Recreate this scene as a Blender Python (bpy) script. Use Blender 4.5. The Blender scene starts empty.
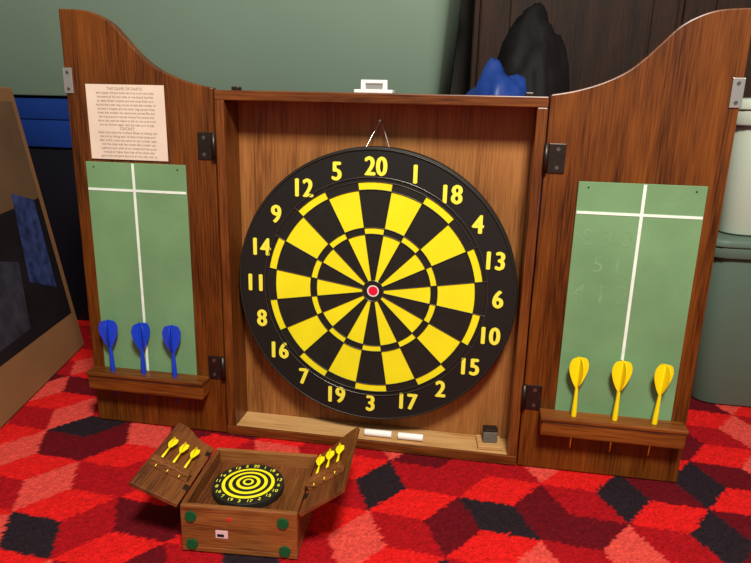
import bpy, bmesh, math, random
import numpy as np
from mathutils import Matrix, Vector, noise
random.seed(4)
S=bpy.context.scene
S.view_settings.view_transform='Standard'
COL=bpy.context.collection

def lin(c):
    return tuple(((v/255)/12.92 if v/255<=.04045 else ((v/255+.055)/1.055)**2.4) for v in c)+(1,)

# ---------------- materials ----------------
def mat(name,col,rough=.6,metal=0,spec=.5,var=.0,scale=20,bump=0,bscale=200,sub=0):
    m=bpy.data.materials.new(name); m.use_nodes=True
    nt=m.node_tree; b=nt.nodes['Principled BSDF']
    b.inputs['Roughness'].default_value=rough; b.inputs['Metallic'].default_value=metal
    b.inputs['Specular IOR Level'].default_value=spec
    c=lin(col)
    tc=nt.nodes.new('ShaderNodeTexCoord')
    n=nt.nodes.new('ShaderNodeTexNoise'); n.inputs['Scale'].default_value=scale; n.inputs['Detail'].default_value=5
    nt.links.new(tc.outputs['Object'],n.inputs['Vector'])
    r=nt.nodes.new('ShaderNodeValToRGB')
    r.color_ramp.elements[0].position=.3; r.color_ramp.elements[1].position=.7
    r.color_ramp.elements[0].color=tuple(v*(1-var) for v in c[:3])+(1,)
    r.color_ramp.elements[1].color=tuple(min(1,v*(1+var)) for v in c[:3])+(1,)
    nt.links.new(n.outputs['Fac'],r.inputs['Fac']); nt.links.new(r.outputs['Color'],b.inputs['Base Color'])
    if bump:
        n2=nt.nodes.new('ShaderNodeTexNoise'); n2.inputs['Scale'].default_value=bscale
        nt.links.new(tc.outputs['Object'],n2.inputs['Vector'])
        bp=nt.nodes.new('ShaderNodeBump'); bp.inputs['Strength'].default_value=bump; bp.inputs['Distance'].default_value=.002
        nt.links.new(n2.outputs['Fac'],bp.inputs['Height']); nt.links.new(bp.outputs['Normal'],b.inputs['Normal'])
    return m

def wood(name,dark,mid,light,axis='z',rough=.42,sc=1.0,spec=.5):
    m=bpy.data.materials.new(name); m.use_nodes=True
    nt=m.node_tree; b=nt.nodes['Principled BSDF']; b.inputs['Roughness'].default_value=rough
    b.inputs['Specular IOR Level'].default_value=spec
    tc=nt.nodes.new('ShaderNodeTexCoord')
    def mapped(s_across,s_along):
        mp=nt.nodes.new('ShaderNodeMapping')
        s=[s_across]*3; s['xyz'.index(axis)]=s_along
        mp.inputs['Scale'].default_value=s
        nt.links.new(tc.outputs['Object'],mp.inputs['Vector']); return mp
    a=nt.nodes.new('ShaderNodeTexNoise'); a.inputs['Scale'].default_value=1; a.inputs['Detail'].default_value=6; a.inputs['Distortion'].default_value=.6
    nt.links.new(mapped(26*sc,2.2*sc).outputs[0],a.inputs['Vector'])
    f=nt.nodes.new('ShaderNodeTexNoise'); f.inputs['Scale'].default_value=1; f.inputs['Detail'].default_value=4
    nt.links.new(mapped(420*sc,16*sc).outputs[0],f.inputs['Vector'])
    l=nt.nodes.new('ShaderNodeTexNoise'); l.inputs['Scale'].default_value=5
    nt.links.new(tc.outputs['Object'],l.inputs['Vector'])
    m1=nt.nodes.new('ShaderNodeMath'); m1.operation='MULTIPLY_ADD'; m1.inputs[1].default_value=.42
    nt.links.new(f.outputs['Fac'],m1.inputs[0])
    m2=nt.nodes.new('ShaderNodeMath'); m2.operation='MULTIPLY_ADD'; m2.inputs[1].default_value=.4
    nt.links.new(a.outputs['Fac'],m2.inputs[0]); 
    m3=nt.nodes.new('ShaderNodeMath'); m3.operation='MULTIPLY'; m3.inputs[1].default_value=.2
    nt.links.new(l.outputs['Fac'],m3.inputs[0]); nt.links.new(m3.outputs[0],m2.inputs[2]); nt.links.new(m2.outputs[0],m1.inputs[2])
    r=nt.nodes.new('ShaderNodeValToRGB'); e=r.color_ramp.elements
    e[0].position=.39; e[0].color=lin(dark); e[1].position=.64; e[1].color=lin(light)
    k=e.new(.5); k.color=lin(mid)
    nt.links.new(m1.outputs[0],r.inputs['Fac']); nt.links.new(r.outputs['Color'],b.inputs['Base Color'])
    bp=nt.nodes.new('ShaderNodeBump'); bp.inputs['Strength'].default_value=.12; bp.inputs['Distance'].default_value=.001
    nt.links.new(m1.outputs[0],bp.inputs['Height']); nt.links.new(bp.outputs['Normal'],b.inputs['Normal'])
    return m

M_frame=wood('stained_oak_frame',(54,23,6),(100,52,18),(130,74,30),'z',rough=.34,spec=.35)
M_frameh=wood('stained_oak_horizontal',(54,23,6),(100,52,18),(130,74,30),'x',rough=.34,spec=.35)
M_door=wood('stained_oak_door',(50,21,2),(94,48,11),(122,67,19),'z',rough=.34,spec=.35)
M_doorh=wood('stained_oak_ledge',(62,27,6),(112,59,18),(140,79,30),'x',rough=.34,spec=.35)
M_back=wood('light_wood_back',(104,60,26),(144,91,44),(166,110,58),'z',rough=.5,spec=.3)
M_shelf=wood('light_wood_shelf',(160,110,60),(196,150,94),(210,168,112),'x',rough=.45)
M_mini=wood('mini_wood',(90,46,18),(134,80,36),(160,102,52),'x',sc=1.6)
M_minid=wood('mini_wood_dark',(64,29,10),(104,56,23),(132,77,36),'y',sc=1.6)
M_darkwood=wood('dark_furniture_wood',(24,12,6),(42,23,12),(58,34,18),'z',rough=.6,spec=.2)
M_black=mat('board_black',(28,29,24),.5,var=.15,scale=60,spec=.35)
M_blackrim=mat('board_black_rim',(22,23,20),.55,spec=.35)
M_yel=mat('board_yellow',(240,228,28),.5,var=.04,scale=30,spec=.3)
M_yeln=mat('numeral_yellow',(246,236,70),.5)
M_red=mat('bull_red',(225,20,60),.4)
M_white=mat('white_plastic',(232,230,224),.4)
M_wire=mat('wire_metal',(120,120,112),.35,metal=.9)
M_wired=mat('wire_dark',(70,70,62),.4,metal=.6)
M_chrome=mat('chrome',(205,205,200),.3,metal=.85)
M_hinge=mat('dark_hinge_metal',(62,54,48),.4,metal=.85,var=.2,scale=200)
M_paper=mat('aged_paper',(222,204,184),.8,var=.06,scale=18)
M_ink=mat('ink',(150,138,124),.8)
M_line=mat('white_paint',(226,238,226),.7,var=.08,scale=60)
M_chalk=mat('chalkboard_green',(110,148,104),.8,var=.14,scale=9,bump=.1,spec=.25)
M_smudge=mat('chalk_marks',(116,153,111),.9,var=.12,scale=60,spec=.2)
M_bluedart=mat('blue_plastic',(10,60,190),.35)
M_yeldart=mat('yellow_plastic',(246,222,16),.35)
M_grayblk=mat('eraser_felt',(98,92,82),.9,var=.2,scale=90)
M_chalkst=mat('chalk_stick',(240,238,232),.8)
M_green=mat('sage_plastic',(114,134,117),.45,var=.06,scale=3,spec=.3)
M_greend=mat('sage_plastic_dark',(84,104,90),.5,var=.05,scale=3,spec=.3)
M_pale=mat('pale_sage_plastic',(180,190,172),.4,var=.03,scale=4,spec=.3)
M_blueb=mat('blue_tote_lid',(22,54,124),.45,var=.15,scale=6,spec=.3)
M_navy=mat('navy_tote',(20,20,28),.5,spec=.25)
M_bag=mat('black_bag_plastic',(14,11,12),.7,var=.2,scale=8,spec=.2)
M_card=mat('cardboard',(140,98,62),.85,var=.10,scale=8,spec=.15)
M_cardd=mat('cardboard_print_brown',(104,76,52),.8,var=.12,scale=9,spec=.15)
M_printb=mat('print_black',(30,24,26),.7,var=.3,scale=12,spec=.15)
M_printbl=mat('print_blue',(48,58,100),.7,var=.6,scale=40,spec=.15)
M_printg=mat('print_grey',(54,52,60),.7,var=.4,scale=30,spec=.15)
M_felt=mat('green_felt',(26,80,44),.95,var=.1,scale=300,spec=.1)
M_stick=mat('pink_sticker',(228,190,192),.5)
M_rope=mat('jute_rope',(150,110,66),.9,var=.2,scale=90,bump=.5)
M_wall=mat('wall_paint',(70,66,60),.9,var=.04,scale=3)

# ---------------- helpers ----------------
def empty(name,loc=(0,0,0),rotz=0):
    o=bpy.data.objects.new(name,None); o.empty_display_size=.05
    o.location=loc; o.rotation_euler=(0,0,rotz); COL.objects.link(o); return o
def link(name,me,parent=None,mats=()):
    for m in mats: me.materials.append(m)
    o=bpy.data.objects.new(name,me); COL.objects.link(o)
    if parent: o.parent=parent
    return o
def bev(o,w,seg=2):
    md=o.modifiers.new('bevel','BEVEL'); md.width=w; md.segments=seg; md.limit_method='ANGLE'
def box(name,x0,x1,y0,y1,z0,z1,m,parent=None,bevel=.0015,M=None):
    bm=bmesh.new(); bmesh.ops.create_cube(bm,size=1)
    for v in bm.verts:
        v.co=Vector(((x0+x1)/2+v.co.x*(x1-x0),(y0+y1)/2+v.co.y*(y1-y0),(z0+z1)/2+v.co.z*(z1-z0)))
        if M: v.co=M@v.co
    me=bpy.data.meshes.new(name); bm.to_mesh(me); bm.free()
    o=link(name,me,parent,[m])
    if bevel: bev(o,bevel)
    return o
def prism(name,poly,d0,d1,m,parent=None,bevel=0,M=None):
    bm=bmesh.new()
    f=[bm.verts.new((x,d0,z)) for x,z in poly]; b=[bm.verts.new((x,d1,z)) for x,z in poly]
    bm.faces.new(f); bm.faces.new(b[::-1]); n=len(poly)
    for i in range(n): bm.faces.new((f[i],b[i],b[(i+1)%n],f[(i+1)%n]))
    if M: bmesh.ops.transform(bm,matrix=M,verts=bm.verts)
    bmesh.ops.recalc_face_normals(bm,faces=bm.faces)
    me=bpy.data.meshes.new(name); bm.to_mesh(me); bm.free()
    o=link(name,me,parent,[m])
    if bevel: bev(o,bevel)
    return o
def cyl(name,p0,p1,r0,r1,m,parent=None,seg=24,smooth=True,bevel=0):
    p0=Vector(p0);p1=Vector(p1); d=p1-p0
    bm=bmesh.new(); bmesh.ops.create_cone(bm,cap_ends=True,segments=seg,radius1=r0,radius2=max(r1,1e-5),depth=d.length)
    bmesh.ops.transform(bm,matrix=Matrix.Translation((p0+p1)/2)@d.to_track_quat('Z','Y').to_matrix().to_4x4(),verts=bm.verts)
    if smooth:
        for f in bm.faces:
            if len(f.verts)==4: f.smooth=True
    me=bpy.data.meshes.new(name); bm.to_mesh(me); bm.free()
    o=link(name,me,parent,[m])
    if bevel: bev(o,bevel)
    return o
def tube(name,pts,r,m,parent=None,cyclic=False):
    cu=bpy.data.curves.new(name,'CURVE'); cu.dimensions='3D'; cu.bevel_depth=r; cu.bevel_resolution=2
    s=cu.splines.new('POLY'); s.points.add(len(pts)-1)
    for i,p in enumerate(pts): s.points[i].co=(*p,1)
    s.use_cyclic_u=cyclic
    o=bpy.data.objects.new(name,cu); COL.objects.link(o); cu.materials.append(m)
    if parent:o.parent=parent
    return o
def text(name,body,size,loc,m,parent,bold=0,ext=.0004,M=None,align='CENTER',sx=1,thick=0):
    cu=bpy.data.curves.new(name,'FONT'); cu.body=body; cu.size=size; cu.align_x=align; cu.align_y='CENTER'
    cu.offset=bold; cu.extrude=ext
    if thick: cu.space_character=1.08
    t=bpy.data.objects.new(name+'_tmp',cu); COL.objects.link(t)
    bpy.context.view_layer.update()
    me=bpy.data.meshes.new_from_object(t.evaluated_get(bpy.context.evaluated_depsgraph_get()))
    bpy.data.objects.remove(t)
    T=Matrix.Translation(loc)@Matrix.Rotation(math.radians(90),4,'X')@Matrix.Diagonal((sx,1,1,1))
    me.transform((M@T) if M else T); me.materials.clear()
    if thick:
        bm=bmesh.new()
        for dx,dz,dy in ((-thick,0,0),(thick,0,-.00005),(0,thick*.5,-.0001),(0,-thick*.5,-.00015)):
            m2=me.copy(); m2.transform(Matrix.Translation((dx,dy,dz))); bm.from_mesh(m2); bpy.data.meshes.remove(m2)
        bm.to_mesh(me); bm.free()
    return link(name,me,parent,[m])

# ---------------- room ----------------
A=.081
th=math.radians(-4); ct,st=math.cos(th),math.sin(th)
ox,oy=.290-A/2*ct,-.098-A/2*st
def rh_key(x,y):
    X=(x-ox)*ct+(y-oy)*st; Y=-(x-ox)*st+(y-oy)*ct
    i0=round(X/(1.5*A)); best=None
    for i in (i0-1,i0,i0+1):
        off=(i%2)*math.sqrt(3)/2*A
        j=round((Y-off)/(math.sqrt(3)*A))
        hx,hy=i*1.5*A,off+j*math.sqrt(3)*A
        d=(X-hx)**2+(Y-hy)**2
        if best is None or d<best[0]: best=(d,i,j,X-hx,Y-hy)
    _,i,j,dx,dy=best
    a=math.degrees(math.atan2(dy,dx))
    k=0 if -60<=a<60 else (1 if a>=60 else 2)
    return (i,j,k)
PAL=[(218,26,24),(164,14,22),(98,11,21),(218,72,62),(38,27,33)]
force={}
for q in [(.290,-.098),(.479,-.17),(.685,-.047),(-.27,-.01),(-.112,-.335),(.788,-.122)]: force[rh_key(*q)]=4
for q in [(-.2,-.12),(.36,-.02),(-.05,-.25),(.60,-.12)]:
    k=rh_key(*q)
    if k not in force: force[k]=2
def rh_col(key):
    if key in force: return force[key]
    i,j,k=key
    h=random.Random(i*7919+j*104729+k*31+5).random()
    if k==0: return 3 if h<.5 else (2 if h<.75 else (4 if h<.85 else 1))
    if k==1: return 0 if h<.9 else 2
    return 1 if h<.62 else (2 if h<.86 else (3 if h<.93 else 4))
xs=np.concatenate([np.arange(-2.2,-.75,.03),np.arange(-.75,1.15,.0035),np.arange(1.15,2.81,.03)])
ys=np.concatenate([np.arange(-2.4,-.5,.03),np.arange(-.5,.5,.0035),np.arange(.5,1.31,.03)])
nx,ny=len(xs),len(ys)
rng=np.random.RandomState(3)
co=np.zeros((ny,nx,3)); co[:,:,0]=xs[None,:]; co[:,:,1]=ys[:,None]
co[:,:,2]=-.0015+rng.rand(ny,nx)*.0012-.0006
cols=np.ones((ny,nx,4)); pl=[np.array(lin(c)[:3]) for c in PAL]
cache={}
jit=rng.randn(ny,nx,2)*.0014; br=1+rng.randn(ny,nx)*.12
for a in range(ny):
    for b in range(nx):
        k=rh_key(xs[b]+jit[a,b,0],ys[a]+jit[a,b,1])
        if k not in cache: cache[k]=rh_col(k)
        cols[a,b,:3]=pl[cache[k]]*max(.5,br[a,b])
me=bpy.data.meshes.new('floor')
idx=np.arange(nx*ny).reshape(ny,nx)
fa=np.stack([idx[:-1,:-1],idx[:-1,1:],idx[1:,1:],idx[1:,:-1]],-1).reshape(-1,4)
me.vertices.add(nx*ny); me.vertices.foreach_set('co',co.ravel())
me.loops.add(fa.size); me.loops.foreach_set('vertex_index',fa.ravel().astype(np.int32))
me.polygons.add(len(fa)); me.polygons.foreach_set('loop_start',np.arange(0,fa.size,4,dtype=np.int32))
me.polygons.foreach_set('loop_total',np.full(len(fa),4,dtype=np.int32))
me.update(calc_edges=True); me.validate()
at=me.color_attributes.new('carpet','FLOAT_COLOR','POINT'); at.data.foreach_set('color',np.clip(cols,0,1).astype(np.float32).ravel())
mc=bpy.data.materials.new('carpet_rhombus'); mc.use_nodes=True; nt=mc.node_tree; b=nt.nodes['Principled BSDF']
b.inputs['Roughness'].default_value=.95; b.inputs['Specular IOR Level'].default_value=.1
va=nt.nodes.new('ShaderNodeVertexColor'); va.layer_name='carpet'
tc=nt.nodes.new('ShaderNodeTexCoord'); n=nt.nodes.new('ShaderNodeTexNoise'); n.inputs['Scale'].default_value=420; n.inputs['Detail'].default_value=3
nt.links.new(tc.outputs['Object'],n.inputs['Vector'])
r=nt.nodes.new('ShaderNodeValToRGB'); r.color_ramp.elements[0].position=.3; r.color_ramp.elements[0].color=(.62,.62,.62,1); r.color_ramp.elements[1].position=.7; r.color_ramp.elements[1].color=(1.15,1.15,1.15,1)
nt.links.new(n.outputs['Fac'],r.inputs['Fac'])
mx=nt.nodes.new('ShaderNodeMixRGB'); mx.blend_type='MULTIPLY'; mx.inputs[0].default_value=1
nt.links.new(va.outputs['Color'],mx.inputs[1]); nt.links.new(r.outputs['Color'],mx.inputs[2]); nt.links.new(mx.outputs[0],b.inputs['Base Color'])
bp=nt.nodes.new('ShaderNodeBump'); bp.inputs['Strength'].default_value=.5; bp.inputs['Distance'].default_value=.002
nt.links.new(n.outputs['Fac'],bp.inputs['Height']); nt.links.new(bp.outputs['Normal'],b.inputs['Normal'])
link('floor',me,None,[mc])
box('wall_back',-2.2,2.8,1.3,1.4,-.01,2.4,M_wall,bevel=0)
box('wall_left',-2.3,-2.2,-2.4,1.4,-.01,2.4,M_wall,bevel=0)

# ---------------- cabinet ----------------
W,H,D=.5,.583,.060; T=.015
cab=empty('dartboard_cabinet')
box('side_panel_1',0,T,0,D,T,H-T,M_frame,cab)
box('side_panel_2',W-T,W,0,D,T,H-T,M_frame,cab)
box('top_panel',0,W,0,D,H-T,H,M_frameh,cab)
box('bottom_panel',0,W,.003,D,0,T,M_shelf,cab)
box('bottom_front_lip',0,W,-.002,.003,0,T+.001,M_frameh,cab,bevel=.001)
box('back_panel',.004,W-.004,D,D+.006,.004,H-.004,M_back,cab,bevel=0)
hc=.247
for nm,a in (('clasp_base',(hc-.029,hc+.029,.006,.03,H,H+.005)),('clasp_bar_top',(hc-.02,hc+.02,.012,.017,H+.014,H+.019)),
             ('clasp_post_1',(hc-.02,hc-.013,.012,.017,H+.003,H+.016)),('clasp_post_2',(hc+.013,hc+.02,.012,.017,H+.003,H+.016))):
    box(nm,*a,M_white,cab,bevel=.001)
box('clasp_plate',hc-.013,hc+.013,.0145,.0165,H+.005,H+.014,M_chrome,cab,bevel=.0005)
box('top_bumper_1',.02,.032,.02,.035,H,H+.006,M_hinge,cab)
box('top_bumper_2',.468,.48,.02,.035,H,H+.006,M_hinge,cab)

# doors
def smooth_curve(P,n=8):
    out=[]
    for i in range(len(P)-1):
        p0=P[max(i-1,0)];p1=P[i];p2=P[i+1];p3=P[min(i+2,len(P)-1)]
        for k in range(n):
            t=k/n
            out.append(tuple(.5*((2*p1[a])+(-p0[a]+p2[a])*t+(2*p0[a]-5*p1[a]+4*p2[a]-p3[a])*t*t+(-p0[a]+3*p1[a]-3*p2[a]+p3[a])*t**3) for a in (0,1)))
    out.append(P[-1]); return out
prof=smooth_curve([(.002,.586),(.035,.592),(.07,.603),(.1,.618),(.122,.636),(.142,.657),(.162,.677),(.185,.690),(.21,.697),(.25,.699)])
def door(sx,x0):
    X=lambda u:x0+sx*u
    d=empty('cabinet_door')
    poly=[(X(.002),.0),]+[(X(u),z) for u,z in prof]+[(X(.25),0)]
    prism('door_panel',poly,0,.016,M_door,d,bevel=.002)
    c0,c1=sorted((X(.052),X(.226)))
    box('chalkboard_panel',c0,c1,-.0025,0.0,.096,.467,M_chalk,d,bevel=.0006)
    xm=X(.143)
    box('score_line_vertical',xm-.0022,xm+.0022,-.003,-.0024,.1,.466,M_line,d,bevel=0)
    box('score_line_horizontal',c0+.001,c1-.001,-.0031,-.0024,.4205,.4245,M_line,d,bevel=0)
    for a in (.066,.212):
        cyl('panel_nail',(X(a),-.0032,.459),(X(a),-.002,.459),.0012,.0012,M_hinge,d,12)
    l0,l1=sorted((X(.03),X(.243)))
    box('dart_ledge',l0,l1,-.030,0,.074,.100,M_doorh,d,bevel=.003)
    box('ledge_cap',l0-.0015,l1+.0015,-.033,0,.100,.107,M_doorh,d,bevel=.002)
    for z in (.498,.124):
        h0,h1=sorted((X(.006),X(.030)))
        box('hinge_leaf',h0,h1,-.002,0,z-.021,z+.021,M_hinge,d,bevel=.0008)
        cyl('hinge_knuckle',(X(.0025),-.0035,z-.021),(X(.0025),-.0035,z+.021),.0035,.0035,M_hinge,d,16)
        for dz in (-.013,.013):
            cyl('hinge_screw',(X(.019),-.0032,z+dz),(X(.019),-.001,z+dz),.003,.003,M_wire,d,14)
    k0,k1=sorted((X(.236),X(.2505)))
    box('latch_plate',k0,k1,-.002,0,.573,.612,M_chrome,d,bevel=.0008)
    box('latch_edge',*sorted((X(.250),X(.2515))),-.002,.014,.573,.612,M_chrome,d,bevel=.0005)
    for dz in (.58,.605): cyl('latch_screw',(X(.2435),-.003,dz),(X(.2435),-.001,dz),.0025,.0025,M_wire,d,12)
    return d
dL=door(-1,0)
dR=door(1,W)
box('rules_sheet',-.214,-.081,-.0022,-.0014,.472,.588,M_paper,dL,bevel=0)
lines=["THE GAME OF DARTS","each player throws three darts at a turn and adds","the score to his own total on the board the first","to reach three hundred and one must finish on a","double the outer ring counts double the number of","the bed it crosses and the inner ring counts three","times that number the centre bull scores fifty and","the ring around it scores twenty five points only",
"darts that miss the board or fall do not count and","are not thrown again until the next turn of play","CRICKET","sides must close the numbers fifteen to twenty and","the bull by hitting each of them three times over","after which a side may score on any number open","until the other side has closed that number too","a game is won when all are closed and the score","is equal or higher than that of the other side","good luck and good darts to all who play with us"]
for i,l in enumerate(lines):
    text('rules_text_%d'%i,l,.0062 if i in(0,10) else .0049,(-.1475,-.0024,.5815-i*.0061),M_ink,dL,ext=.0001)
for t,x,z,s in (("8 3 0",.60,.385,.035),("4 1 2",.60,.30,.04),("5 1",.605,.345,.035)):
    text('chalk_score_'+t[0],t,s,(x,-.0026,z),M_smudge,dR,ext=.0001)

# ---------------- darts ----------------
def dart(name,x,m,lean=0,rot=.3,ztop=.205,ztip=.062):
    root=empty(name,(x,-.017,0))
    R=Matrix.Translation((0,0,.105))@Matrix.Rotation(lean,4,'Y')@Matrix.Translation((0,0,-.105))
    prof=[(.0009,ztip),(.0012,ztip+.022),(.0022,ztip+.026),(.0036,ztip+.045),(.0042,ztip+.06),(.0036,ztip+.075),(.0028,ztip+.09),(.0024,ztip+.105),(.0018,ztop-.004),(.0003,ztop)]
    bm=bmesh.new(); rings=[]
    for r_,z in prof: rings.append([bm.verts.new((r_*math.cos(a*math.pi/8),r_*math.sin(a*math.pi/8),z)) for a in range(16)])
    for a,b in zip(rings,rings[1:]):
        for i in range(16):
            f=bm.faces.new((a[i],a[(i+1)%16],b[(i+1)%16],b[i])); f.smooth=True
    bm.faces.new(rings[0][::-1]); bm.faces.new(rings[-1])
    bmesh.ops.transform(bm,matrix=R,verts=bm.verts)
    me=bpy.data.meshes.new('dart_body'); bm.to_mesh(me); bm.free(); link('dart_body',me,root,[m])
    fl=smooth_curve([(0,ztop-.052),(.004,ztop-.046),(.0095,ztop-.036),(.0145,ztop-.022),(.0152,ztop-.011),(.0115,ztop-.002),(.005,ztop+.0005),(0,ztop+.001)],4)
    for k in range(4):
        Mx=R@Matrix.Rotation(rot+k*math.pi/2,4,'Z')
        prism('flight_blade_%d'%k,fl,-.0006,.0006,m,root,M=Mx)
    return root
for x,l,rt in ((-.201,-.03,.35),(-.143,.0,.75),(-.085,-.02,.25)): dart('blue_dart',x,M_bluedart,l,rt,ztop=.199,ztip=.058)
for x,l,rt in ((.579,-.0,.3),(.640,.02,.2),(.698,.04,.35)): dart('yellow_dart',x,M_yeldart,l,rt,ztop=.203,ztip=.052)

# ---------------- dartboard ----------------
bd=empty('dartboard'); bc=Vector((.2515,0,.275)); R=.2295; yf=.020; yb=.046
cyl('board_core',(bc.x,yb,bc.z),(bc.x,yf,bc.z),R,R,M_blackrim,bd,128,bevel=.002)
order=[20,1,18,4,13,6,10,15,2,17,3,19,7,16,8,11,14,9,12,5]
rad=[.075,.41,.455,.715,.77]
w=math.pi/10
def face_mesh(name,sectors,to3,parent,mats):
    bm=bmesh.new()
    for (r0,r1,a0,a1,mi,n,lift) in sectors:
        vi=[];vo=[]
        for k in range(n+1):
            a=a0+(a1-a0)*k/n
            vi.append(bm.verts.new(to3(r0*math.sin(a),r0*math.cos(a),lift)))
            vo.append(bm.verts.new(to3(r1*math.sin(a),r1*math.cos(a),lift)))
        for k in range(n):
            f=bm.faces.new((vi[k],vo[k],vo[k+1],vi[k+1])); f.material_index=mi
    want=Vector(to3(0,0,1))-Vector(to3(0,0,0))
    bm.normal_update()
    for f in bm.faces:
        if f.normal.dot(want)<0: f.normal_flip()
    me=bpy.data.meshes.new(name); bm.to_mesh(me); bm.free(); return link(name,me,parent,mats)
def board_sectors(R,rad,lift,bull):
    L=[]
    for s in range(20):
        a0=s*w-w/2; blk=(s%2==0)
        for q in range(4):
            c=(0 if blk else 1) if q in (0,2) else (1 if blk else 0)
            L.append((R*rad[q],R*rad[q+1],a0,a0+w,c,6,lift))
    for (r0,r1,mi) in bull:
        for s in range(20): L.append((R*max(r0,.0005),R*r1,s*w,s*w+w,mi,3,lift*1.1))
    return L
face_mesh('board_face',board_sectors(R,rad,.0008,((.0,.034,2),(.034,.042,3),(.042,.075,0))),
          lambda u,v,l:(bc.x+u,yf-l,bc.z+v),bd,[M_black,M_yel,M_red,M_white])
def ring(name,rr,t,m):
    tube(name,[(bc.x+R*rr*math.sin(i*math.pi/48),yf-.0016,bc.z+R*rr*math.cos(i*math.pi/48)) for i in range(96)],t,m,bd,True)
for i,rr in enumerate((.41,.455,.715,.77)): ring('ring_wire_%d'%i,rr,.0007,M_wired)
ring('bull_wire',.075,.0007,M_wire); ring('edge_wire',.985,.0007,M_wired); ring('number_wire',.80,.0006,M_wire)
for s in range(20):
    a=s*w-w/2
    tube('radial_wire_%d'%s,[(bc.x+R*q*math.sin(a),yf-.0016,bc.z+R*q*math.cos(a)) for q in (.075,.80)],.0005,M_wired,bd)
for s,nn in enumerate(order):
    a=s*w; P0=(bc.x+R*.87*math.sin(a),yf-.0008,bc.z+R*.87*math.cos(a)-.001)
    text('numeral_%d'%nn,str(nn),.040,P0,M_yeln,bd,sx=.84,thick=.0015)
tube('hanging_wire',[(.232,.03,.500),(.2505,.056,.543),(.2525,.056,.543),(.271,.03,.500)],.0009,M_chrome,bd)
cyl('hook_nail',(.2515,.0595,.541),(.2515,.045,.543),.0018,.0018,M_chrome,bd,12)

# ---------------- chalk, eraser ----------------
for x0,x1,y in ((.243,.290,.017),(.301,.344,.017)):
    c=empty('chalk_stick'); cyl('stick',(x0,y,T+.0065),(x1,y+.001,T+.0065),.0058,.0058,M_chalkst,c,20,bevel=.001)
e=empty('chalk_eraser',(.4545,.032,T+.0006),.12)
box('wooden_base',-.020,.020,-.020,.020,0,.006,M_shelf,e,bevel=.001)
box('felt_block',-.011,.013,-.008,.010,.006,.026,M_grayblk,e,bevel=.002)
box('felt_top',-.011,.013,-.008,.010,.026,.031,M_hinge,e,bevel=.002)

# ---------------- mini cabinet ----------------
mn=empty('miniature_dartboard_cabinet',(.139,-.298,0),math.radians(4.5))
hw=.076; ln=.145; hh=.068; t=.007
box('base_panel',-hw,hw,0,ln,.0006,.008,M_mini,mn,bevel=.001)
box('end_panel_front',-hw,hw,0,t,.008,hh,M_mini,mn,bevel=.0015)
box('end_panel_back',-hw,hw,ln-t,ln,.008,hh,M_mini,mn,bevel=.0015)
box('side_panel_1',-hw,-hw+t,t,ln-t,.008,hh,M_minid,mn,bevel=.001)
box('side_panel_2',hw-t,hw,t,ln-t,.008,hh,M_minid,mn,bevel=.001)
box('inner_panel',-hw+t,hw-t,t,ln-t,.044,.048,M_minid,mn,bevel=0)
for i,(x,z) in enumerate(((-.062,.053),(.058,.053),(-.062,.012),(.060,.012))):
    cyl('felt_foot_%d'%i,(x,0,z),(x,-.0022,z),.0076,.0072,M_felt,mn,20)
box('sticker',-.030,-.014,-.0008,0,.024,.035,M_stick,mn,bevel=0)
box('sticker_print',-.028,-.019,-.0011,-.0007,.026,.030,M_printb,mn,bevel=0)
cyl('red_mark',(-.012,0,.052),(-.012,-.0006,.052),.0025,.0025,M_red,mn,12)
by=.074; bx=-.008
cyl('target_disc',(bx,by,.048),(bx,by,.058),.049,.049,M_black,mn,64,bevel=.001)
for i,(rr,m) in enumerate(((.036,M_yel),(.0315,M_black),(.0265,M_yel),(.022,M_black),(.0165,M_yel),(.012,M_black),(.0075,M_yel),(.0045,M_black))):
    cyl('target_ring_%d'%i,(bx,by,.055),(bx,by,.0583+i*.0003),rr,rr,m,mn,48)
for s,nn in enumerate(order):
    a=s*w
    text('target_numeral_%d'%nn,str(nn),.0085,(0,0,0),M_yeln,mn,ext=.0002,M=Matrix.Translation((bx+.0425*math.sin(a),by+.0425*math.cos(a),.0583))@Matrix.Rotation(-math.pi/2,4,'X'))
arch=smooth_curve([(0,.140),(.018,.142),(.032,.147),(.044,.156),(.055,.161),(.069,.162)],5)
def mdoor(sx,alpha):
    al=math.radians(alpha)
    ux=Vector((sx*math.cos(al),0,math.sin(al))); vy=Vector((0,1,0)); nn=Vector((-sx*math.sin(al),0,math.cos(al)))
    M=Matrix(((ux.x,-nn.x,vy.x,sx*(hw+.001)),(ux.y,-nn.y,vy.y,0),(ux.z,-nn.z,vy.z,hh),(0,0,0,1)))
    poly=[(0.001,0)]+[(max(u,.001),v) for u,v in arch]+[(.069,0)]
    prism('mini_door',poly,0,.006,M_minid,mn,bevel=.001,M=M)
    prism('mini_dart_holder',[(.008,.044),(.064,.044),(.064,.056),(.008,.056)],-.012,0,M_mini,mn,bevel=.001,M=M)
    for z in (.03,.115):
        prism('mini_hinge',[(0,z),(.008,z),(.008,z+.01),(0,z+.01)],-.001,0,M_hinge,mn,M=M)
    for k,u in enumerate((.020,.037,.054)):
        p=lambda v,h:M@Vector((u,-h,v))
        cyl('mini_dart_tip',p(.04,.006),p(.075,.007),.0006,.0012,M_yeldart,mn,8)
        cyl('mini_dart_body',p(.058,.0065),p(.092,.0075),.0019,.0014,M_yeldart,mn,10)
        leaf=[(0,0),(.003,.004),(.0062,.013),(.0050,.022),(0,.024),(-.0050,.022),(-.0062,.013),(-.003,.004)]
        for q in (0,1):
            Mq=M@Matrix.Translation((u,-.0085,.084))@Matrix.Rotation(.4+q*math.pi/2,4,'Z')
            prism('mini_flight',leaf,-.0004,.0004,M_yeldart,mn,M=Mq)
mdoor(-1,24); mdoor(1,36)

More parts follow.
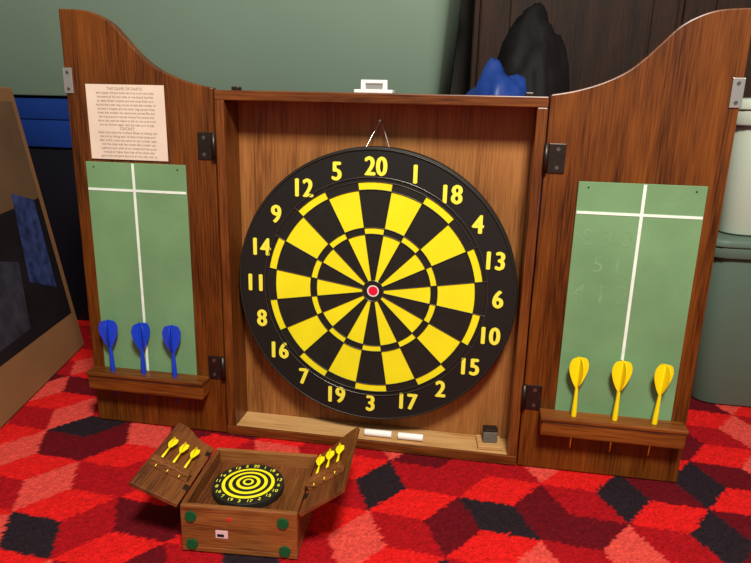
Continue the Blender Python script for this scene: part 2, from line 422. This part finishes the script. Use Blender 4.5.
# ---------------- background storage ----------------
def rrect(x0,x1,y0,y1,r,n=5):
    o=[]
    for cx,cy,a in ((x1-r,y1-r,0),(x0+r,y1-r,90),(x0+r,y0+r,180),(x1-r,y0+r,270)):
        for k in range(n+1):
            t=math.radians(a+90*k/n); o.append((cx+r*math.cos(t),cy+r*math.sin(t)))
    return o
def loft(name,levels,m,parent,r=.04):
    bm=bmesh.new(); prev=None; first=None
    for (x0,x1,y0,y1,z) in levels:
        L=[bm.verts.new((x,y,z)) for x,y in rrect(x0,x1,y0,y1,r)]
        if prev:
            for i in range(len(L)):
                f=bm.faces.new((prev[i],prev[(i+1)%len(L)],L[(i+1)%len(L)],L[i])); f.smooth=True
        else: first=L
        prev=L
    bm.faces.new(first[::-1]); bm.faces.new(prev)
    me=bpy.data.meshes.new(name); bm.to_mesh(me); bm.free(); o=link(name,me,parent,[m]); bev(o,.003); return o
def tote(name,x0,x1,y0,y1,z0,h,mb,ml,lid=.05,tp=.02):
    o=empty(name)
    loft('tub',[(x0+tp,x1-tp,y0+tp,y1-tp,z0),(x0,x1,y0,y1,z0+h-lid)],mb,o)
    loft('rim',[(x0-.008,x1+.008,y0-.008,y1+.008,z0+h-lid),(x0-.010,x1+.010,y0-.010,y1+.010,z0+h-lid*.45)],ml,o)
    loft('lid',[(x0-.013,x1+.013,y0-.013,y1+.013,z0+h-lid*.45),(x0-.010,x1+.010,y0-.010,y1+.010,z0+h-.004),(x0+.03,x1-.03,y0+.03,y1-.03,z0+h)],ml,o)
    return o
tote('storage_tote',-1.0,.28,.47,.95,0,.570,M_navy,M_blueb,lid=.12)
tote('storage_tote',-.95,.335,.42,.92,.571,.42,M_green,M_green,tp=.03)
tote('storage_tote',.845,1.45,.30,.75,0,.345,M_greend,M_greend,lid=.04)
tote('storage_tote',.86,1.45,.31,.75,.346,.25,M_pale,M_pale,lid=.05,tp=.01)
wc=empty('wooden_sideboard')
box('carcass',.36,1.35,.80,1.25,.05,1.3,M_darkwood,wc,bevel=.004)
for i in range(2):
    box('door_panel_%d'%i,.375+i*.485,.85+i*.485,.788,.80,.08,1.27,M_darkwood,wc,bevel=.006)
    box('door_inset_%d'%i,.45+i*.48,.79+i*.48,.782,.79,.14,1.2,M_darkwood,wc,bevel=.006)
for x in (.38,1.29): 
    for y in (.82,1.19): box('foot',x,x+.04,y,y+.04,0,.05,M_darkwood,wc)
def lump(name,c,s,m,amp=.12,fr=3,z0=0):
    bm=bmesh.new(); bmesh.ops.create_icosphere(bm,subdivisions=5,radius=1)
    for v in bm.verts:
        n_=noise.fractal(v.co*fr+Vector(c)*7,.8,2.1,4)
        n2=1-abs(noise.noise(v.co*fr*1.7+Vector(c)))*1.2
        p=v.co*(1+amp*n_+amp*.5*n2)
        p=Vector((c[0]+p.x*s[0],c[1]+p.y*s[1],c[2]+p.z*s[2])); p.z=max(p.z,z0+.001)
        v.co=p
    for f in bm.faces: f.smooth=True
    me=bpy.data.meshes.new(name); bm.to_mesh(me); bm.free(); return link(name,me,None,[m])
lump('black_garbage_bag',(.50,.60,.37),(.11,.14,.40),M_bag,amp=.06,fr=2.5)
lump('blue_plastic_bag',(.43,.28,.315),(.095,.10,.320),M_blueb,amp=.06,fr=3)

# ---------------- cardboard box (left), with slanting side ----------------
cb=empty('cardboard_box')
B=Vector((-.496,.328,0)); dv=Vector((.25,-.968,0)); Lh=.62; Ht=.586; lean=Vector((-.112,0,Ht)); dep=Vector((-.968,-.25,0))*.42
def P(a,b,o=0):
    return B+dv*a+lean*b+Vector((.95,.24,.18))*o
bm=bmesh.new()
v=[bm.verts.new(q) for q in (P(0,0),P(Lh,0),P(Lh,1),P(0,1),P(0,0)+dep,P(Lh,0)+dep,P(Lh,0)+dep+Vector((0,0,Ht)),P(0,0)+dep+Vector((0,0,Ht)))]
for f in ((0,1,2,3),(4,7,6,5),(0,4,5,1),(3,2,6,7),(0,3,7,4),(1,5,6,2)): bm.faces.new([v[i] for i in f])
bmesh.ops.recalc_face_normals(bm,faces=bm.faces)
me=bpy.data.meshes.new('carton'); bm.to_mesh(me); bm.free(); o=link('carton',me,cb,[M_card]); bev(o,.003)
def decal(name,pts,m,off):
    bm=bmesh.new(); bm.faces.new([bm.verts.new(P(a,b,off)) for a,b in pts])
    me=bpy.data.meshes.new(name); bm.to_mesh(me); bm.free(); return link(name,me,cb,[m])
decal('print_upper',[(.022,.95),(.6,.95),(.6,.50),(.022,.60)],M_cardd,.0008)
decal('print_dark',[(.024,.60),(.6,.56),(.6,.17),(.024,.15)],M_printb,.0010)
decal('print_blue',[(.05,.60),(.14,.64),(.17,.34),(.06,.27)],M_printbl,.0014)
decal('print_grey',[(.19,.42),(.33,.48),(.35,.2),(.22,.2)],M_printg,.0014)
decal('print_mark',[(.17,.83),(.26,.84),(.26,.81),(.17,.80)],M_ink,.0014)
rp=empty('jute_rope_coil')
for k in range(3):
    c=Vector((-.66,.20,Ht+.006+k*.011))
    tube('coil_%d'%k,[c+Vector((.045*math.cos(a*math.pi/12),.045*math.sin(a*math.pi/12),0)) for a in range(24)],.0055,M_rope,rp,True)

# ---------------- camera ----------------
cx,cy,cz,yaw,pit,rol,f=0.4211,-0.9628,0.5627,-0.1673,0.2661,0.024,0.6386
fw=Vector((math.sin(yaw)*math.cos(pit),math.cos(yaw)*math.cos(pit),-math.sin(pit)))
r0=Vector((math.cos(yaw),-math.sin(yaw),0)); u0=r0.cross(fw)
r_=r0*math.cos(rol)+u0*math.sin(rol); u_=-r0*math.sin(rol)+u0*math.cos(rol)
cd=bpy.data.cameras.new('camera'); cd.sensor_width=36; cd.lens=f*1000/751*36; cd.clip_start=.02
cam=bpy.data.objects.new('camera',cd); COL.objects.link(cam)
cam.matrix_world=Matrix((( r_.x,u_.x,-fw.x,cx),(r_.y,u_.y,-fw.y,cy),(r_.z,u_.z,-fw.z,cz),(0,0,0,1))); S.camera=cam

# ---------------- light ----------------
wd=bpy.data.worlds.new('world'); S.world=wd; wd.use_nodes=True
wd.node_tree.nodes['Background'].inputs[0].default_value=(1,.96,.88,1); wd.node_tree.nodes['Background'].inputs[1].default_value=.30
def area(name,loc,tgt,size,e,col=(1,.95,.86)):
    l=bpy.data.lights.new(name,'AREA'); l.energy=e; l.size=size; l.color=col
    o=bpy.data.objects.new(name,l); COL.objects.link(o); o.location=loc
    o.rotation_euler=(Vector(tgt)-Vector(loc)).to_track_quat('-Z','Y').to_euler(); return o
area('ceiling_lamp',(.62,-1.2,1.75),(.27,0,.28),.3,52)
